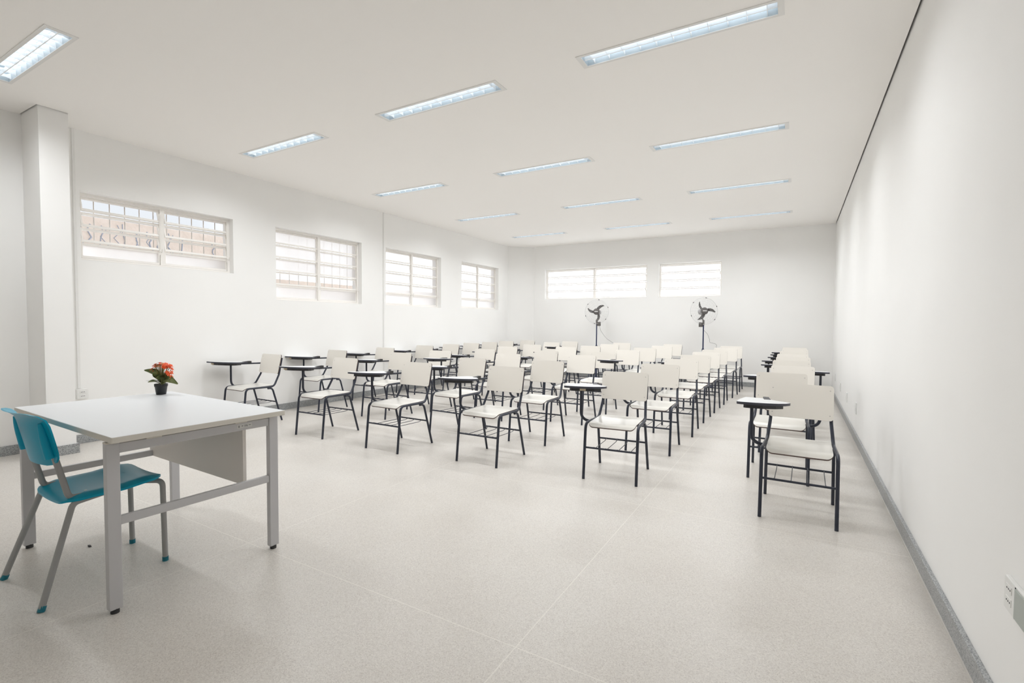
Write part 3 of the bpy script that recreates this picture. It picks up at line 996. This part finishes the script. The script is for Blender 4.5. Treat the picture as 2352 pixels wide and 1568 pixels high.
# directions in the picture: e = towards picture right, v = towards the viewer
e_ = Vector((0.86, 0.5, 0)); v_ = Vector((0.9, -0.42, 0)).normalized()
def D(a, b, z):
    p = e_ * a + v_ * b
    return (p.x, p.y, z)
leaves = [
    (D(-0.005, 0, 0.10), D(-0.135, 0.01, 0.195), 0.058, 0.030, 0.9), (D(0, 0.01, 0.09), D(-0.055, 0.05, 0.165), 0.046, 0.02, 0.5),
    (D(0, 0.01, 0.085), D(-0.105, 0.02, 0.098), 0.036, 0.012, 0.4), (D(0, 0, 0.085), D(-0.125, -0.02, 0.106), 0.012, 0.008, 0.0),
    (D(0.005, 0.015, 0.09), D(0.075, 0.05, 0.140), 0.052, -0.014, 0.6), (D(0.01, 0, 0.10), D(0.138, 0.0, 0.085), 0.038, 0.055, 0.8),
    (D(0, -0.01, 0.09), D(0.085, -0.03, 0.105), 0.016, 0.006, 0.0), (D(0, 0, 0.09), D(-0.03, 0.065, 0.145), 0.050, 0.015, -0.2),
    (D(0, -0.01, 0.10), D(0.03, -0.07, 0.17), 0.046, 0.02, 0.2), (D(0, 0, 0.10), D(0.045, 0.055, 0.175), 0.044, 0.02, 0.4),
    (D(0, 0, 0.10), D(-0.06, -0.06, 0.16), 0.034, 0.02, -0.2), (D(0, 0, 0.09), D(-0.075, 0.01, 0.122), 0.012, 0.006, 0.1),
]
for b, t, w, bd, rl in leaves:
    link('leaf', leaf_mesh(b, t, w, bd, rl), m_leaf, pl)
bm = bmesh.new()
rnd = random.Random(11)
heads = []
for i in range(38):
    a = rnd.random() * 2 * math.pi; rr = 0.066 * math.sqrt(rnd.random())
    x, y = rr * math.cos(a) * 1.12, rr * math.sin(a)
    z = 0.205 + 0.036 * math.sqrt(max(0.0, 1 - (rr / 0.075) ** 2)) + (rnd.random() - 0.5) * 0.026
    heads.append(D(x + 0.008, y, z))
heads += [D(-0.072, 0.02, 0.203), D(-0.06, 0.03, 0.190), D(0.088, 0.0, 0.206), D(0.062, 0.035, 0.168), D(0.05, 0.04, 0.180), D(0.085, 0.01, 0.178), D(0.082, 0.02, 0.142)]
for hpt in heads:
    hv = Vector(hpt)
    tube(bm, round_path([D(0, 0, 0.09), (hv.x * 0.45, hv.y * 0.45, 0.155), hv], 0.05, 3), 0.0016, 5)
link('flower_stems', bm, m_stem, pl)
def blossom(bm, c, r, n=5):
    c = Vector(c)
    ax = Vector((c.x, c.y, max(0.02, (c.z - 0.15)) * 1.1)).normalized()
    q = ax.to_track_quat('Z', 'Y').to_matrix()
    rot = rnd.random() * 6
    for k in range(n):
        a = rot + 2 * math.pi * k / n
        d = q @ Vector((math.cos(a), math.sin(a), 0.25)); s = q @ Vector((-math.sin(a), math.cos(a), 0))
        v = [bm.verts.new(c + d * r * f + s * r * w + ax * z) for f, w, z in ((0.05, 0, 0), (0.5, 0.36, 0.002), (1.0, 0.20, 0), (1.08, 0, 0), (1.0, -0.20, 0), (0.5, -0.36, 0.002))]
        bm.faces.new(v)
for i, hpt in enumerate(heads):
    faded = (i % 5 in (1, 3) and i < 38)
    bm = bmesh.new()
    blossom(bm, hpt, 0.0185 if not faded else 0.015)
    blossom(bm, Vector(hpt) + Vector((0.002, 0.001, 0.004)), 0.012, 5)
    link('blossom', bm, m_peach if faded else m_orange, pl)

# ------------------------------------------------------------------ crumb on the floor
bm = bmesh.new()
prism(bm, [(-0.013, -0.004), (0.006, -0.006), (0.014, 0.003), (0.002, 0.006), (-0.01, 0.004)], lambda x, y: 0.006 - 0.1 * x, lambda x, y: 0.0, 0, 0)
bmesh.ops.recalc_face_normals(bm, faces=bm.faces[:])
tag(link('plastic_scrap', bm, m_blackp, None, (-3.259, 1.10, 0.0)), 'tiny black plastic scrap on the floor under the desk', 'scrap')

# ------------------------------------------------------------------ pedestal fans
def make_fan(loc, aim, blade_rot, label, side, cord_pts):
    root = empty('pedestal_fan', loc, 0, label, 'fan', 'black pedestal fans at the back wall')
    bm = bmesh.new()
    lathe(bm, [(0.21, 0.0), (0.21, 0.012), (0.06, 0.035), (0.022, 0.06)], 28)
    link('base', bm, m_navy, root)
    bm = bmesh.new()
    tube(bm, [(0, 0, 0.04), (0, 0, 0.74)], 0.019, 12)
    tube(bm, [(0, 0, 0.70), (0, 0, 0.725), (0, 0, 0.75)], [0.024, 0.024, 0.015], 12)
    tube(bm, [(0, 0, 0.72), (0, 0, 1.24)], 0.0125, 12)
    link('pole', bm, m_navy, root)
    # control box and bracket under the head
    bm = bmesh.new()
    box(bm, (side * 0.05 - 0.035, -0.03, 1.165), (side * 0.05 + 0.035, 0.03, 1.255), 0, 0.008)
    tube(bm, [(0, 0, 1.20), (0, 0, 1.30)], 0.019, 12)
    link('control_box', bm, m_fan, root)
    # head, built facing local -Y then turned
    hd = Matrix.Translation((0, 0, 1.475)) @ Matrix.Rotation(aim, 4, 'Z') @ Matrix.Rotation(R(-4), 4, 'X')
    toY = hd @ Matrix.Rotation(R(90), 4, 'X')    # local +Z -> -Y
    bm = bmesh.new()
    lathe(bm, [(0.045, -0.20), (0.058, -0.17), (0.060, -0.06), (0.045, -0.02)], 20, mtx=toY)
    link('motor', bm, m_motor, root)
    bm = bmesh.new()
    tube(bm, [tuple(hd @ Vector((0, 0.10, -0.02))), tuple(hd @ Vector((0, 0.11, -0.12))), (0, 0, 1.28)], 0.014, 8)
    link('neck', bm, m_fan, root)
    bm = bmesh.new()
    lathe(bm, [(0.050, -0.02), (0.066, 0.0), (0.070, 0.045), (0.066, 0.058), (0.03, 0.064)], 24, mtx=toY)
    hub = link('hub', bm, m_fan, root)
    bm = bmesh.new()
    p = [toY @ Vector(q) for q in ((-0.038, -0.006, 0.0605), (0.038, -0.006, 0.0605), (0.038, 0.008, 0.0605), (-0.038, 0.008, 0.0605))]
    q = [toY @ Vector(q) for q in ((-0.038, -0.006, 0.0665), (0.038, -0.006, 0.0665), (0.038, 0.008, 0.0665), (-0.038, 0.008, 0.0665))]
    pv = [bm.verts.new(x) for x in p]; qv = [bm.verts.new(x) for x in q]
    bm.faces.new(qv)
    for k in range(4): bm.faces.new((pv[k], pv[(k + 1) % 4], qv[(k + 1) % 4], qv[k]))
    link('hub_badge', bm, m_white, hub)
    for k in range(3):
        bm = bmesh.new()
        rot = blade_rot + k * 2 * math.pi / 3
        n = 9; rows = []
        for i in range(n + 1):
            t = i / n
            rad = 0.055 + 0.155 * t
            ang = rot - 0.45 * t ** 1.4          # swept blade
            ch = 0.022 + 0.008 * math.sin(math.pi * t) - 0.014 * t ** 3
            cdir = Vector((math.cos(ang), math.sin(ang), 0)); tdir = Vector((-math.sin(ang), math.cos(ang), 0))
            rows.append([bm.verts.new(toY @ (cdir * rad + tdir * ch * s + Vector((0, 0, 0.022 + 0.016 * s + 0.004 * s * s)))) for s in (-1, -0.3, 0.3, 1)])
        for i in range(n):
            for s in range(3):
                f = bm.faces.new((rows[i][s], rows[i][s + 1], rows[i + 1][s + 1], rows[i + 1][s])); f.smooth = True
        bmesh.ops.solidify(bm, geom=bm.faces[:], thickness=0.004)
        link('blade', bm, m_fan, root)
    # wire cage
    bm = bmesh.new()
    def ring(rad, z, w):
        n = 40
        tube(bm, [tuple(toY @ Vector((rad * math.cos(2 * math.pi * k / n), rad * math.sin(2 * math.pi * k / n), z))) for k in range(n + 1)], w, 5, cap=False)
    RC = 0.262
    ring(RC, 0.015, 0.0032)
    for rad, z in ((0.235, 0.055), (0.205, 0.072), (0.175, 0.082), (0.145, 0.088), (0.115, 0.092), (0.09, 0.094)):
        ring(rad, z, 0.0012)
    for rad, z in ((0.235, -0.03), (0.195, -0.05), (0.15, -0.06), (0.10, -0.065)):
        ring(rad, z, 0.0012)
    for k in range(24):
        a = 2 * math.pi * k / 24
        c, s = math.cos(a), math.sin(a)
        tube(bm, [tuple(toY @ Vector((r * c, r * s, z))) for r, z in ((RC, 0.015), (0.235, 0.055), (0.175, 0.082), (0.09, 0.094))], 0.0010, 4, cap=False)
        if k % 2 == 0:
            tube(bm, [tuple(toY @ Vector((r * c, r * s, z))) for r, z in ((RC, 0.015), (0.235, -0.03), (0.15, -0.06), (0.06, -0.068))], 0.0010, 4, cap=False)
    cage = link('cage', bm, m_wire, root)
    for k in range(6):
        a = 2 * math.pi * (k + 0.35) / 6
        t = [tuple(toY @ Vector((RC * math.cos(a + d), RC * math.sin(a + d), 0.015))) for d in (-0.05, 0, 0.05)]
        bm = bmesh.new(); tube(bm, t, 0.0075, 6)
        link('cage_clip', bm, m_fan, cage)
    bm = bmesh.new()
    tube(bm, round_path(cord_pts, 0.06, 4), 0.003, 6)
    link('power_cord', bm, mat('grey_cord', (0.28, 0.28, 0.28), 0.6), root)
    return root
make_fan((-3.80, 10.22, 0), R(6), R(65), 'pedestal fan with navy pole beneath the wide back window', 1,
         [(0.06, 0, 1.17), (0.09, 0.02, 1.06), (0.16, 0.05, 0.95), (0.21, 0.1, 0.88), (0.30, 0.2, 0.80), (0.345, 0.30, 0.74), (0.36, 0.385, 0.45)])
make_fan((-1.585, 10.17, 0), R(28), R(140), 'pedestal fan with navy pole beneath the narrow back window', -1,
         [(0.012, 0, 1.10), (0.07, 0.05, 1.03), (0.10, 0.10, 0.93), (0.10, 0.12, 0.86), (0.19, 0.2, 0.84), (0.22, 0.25, 0.81), (0.20, 0.3, 0.76), (0.23, 0.4, 0.70), (0.25, 0.437, 0.45)])
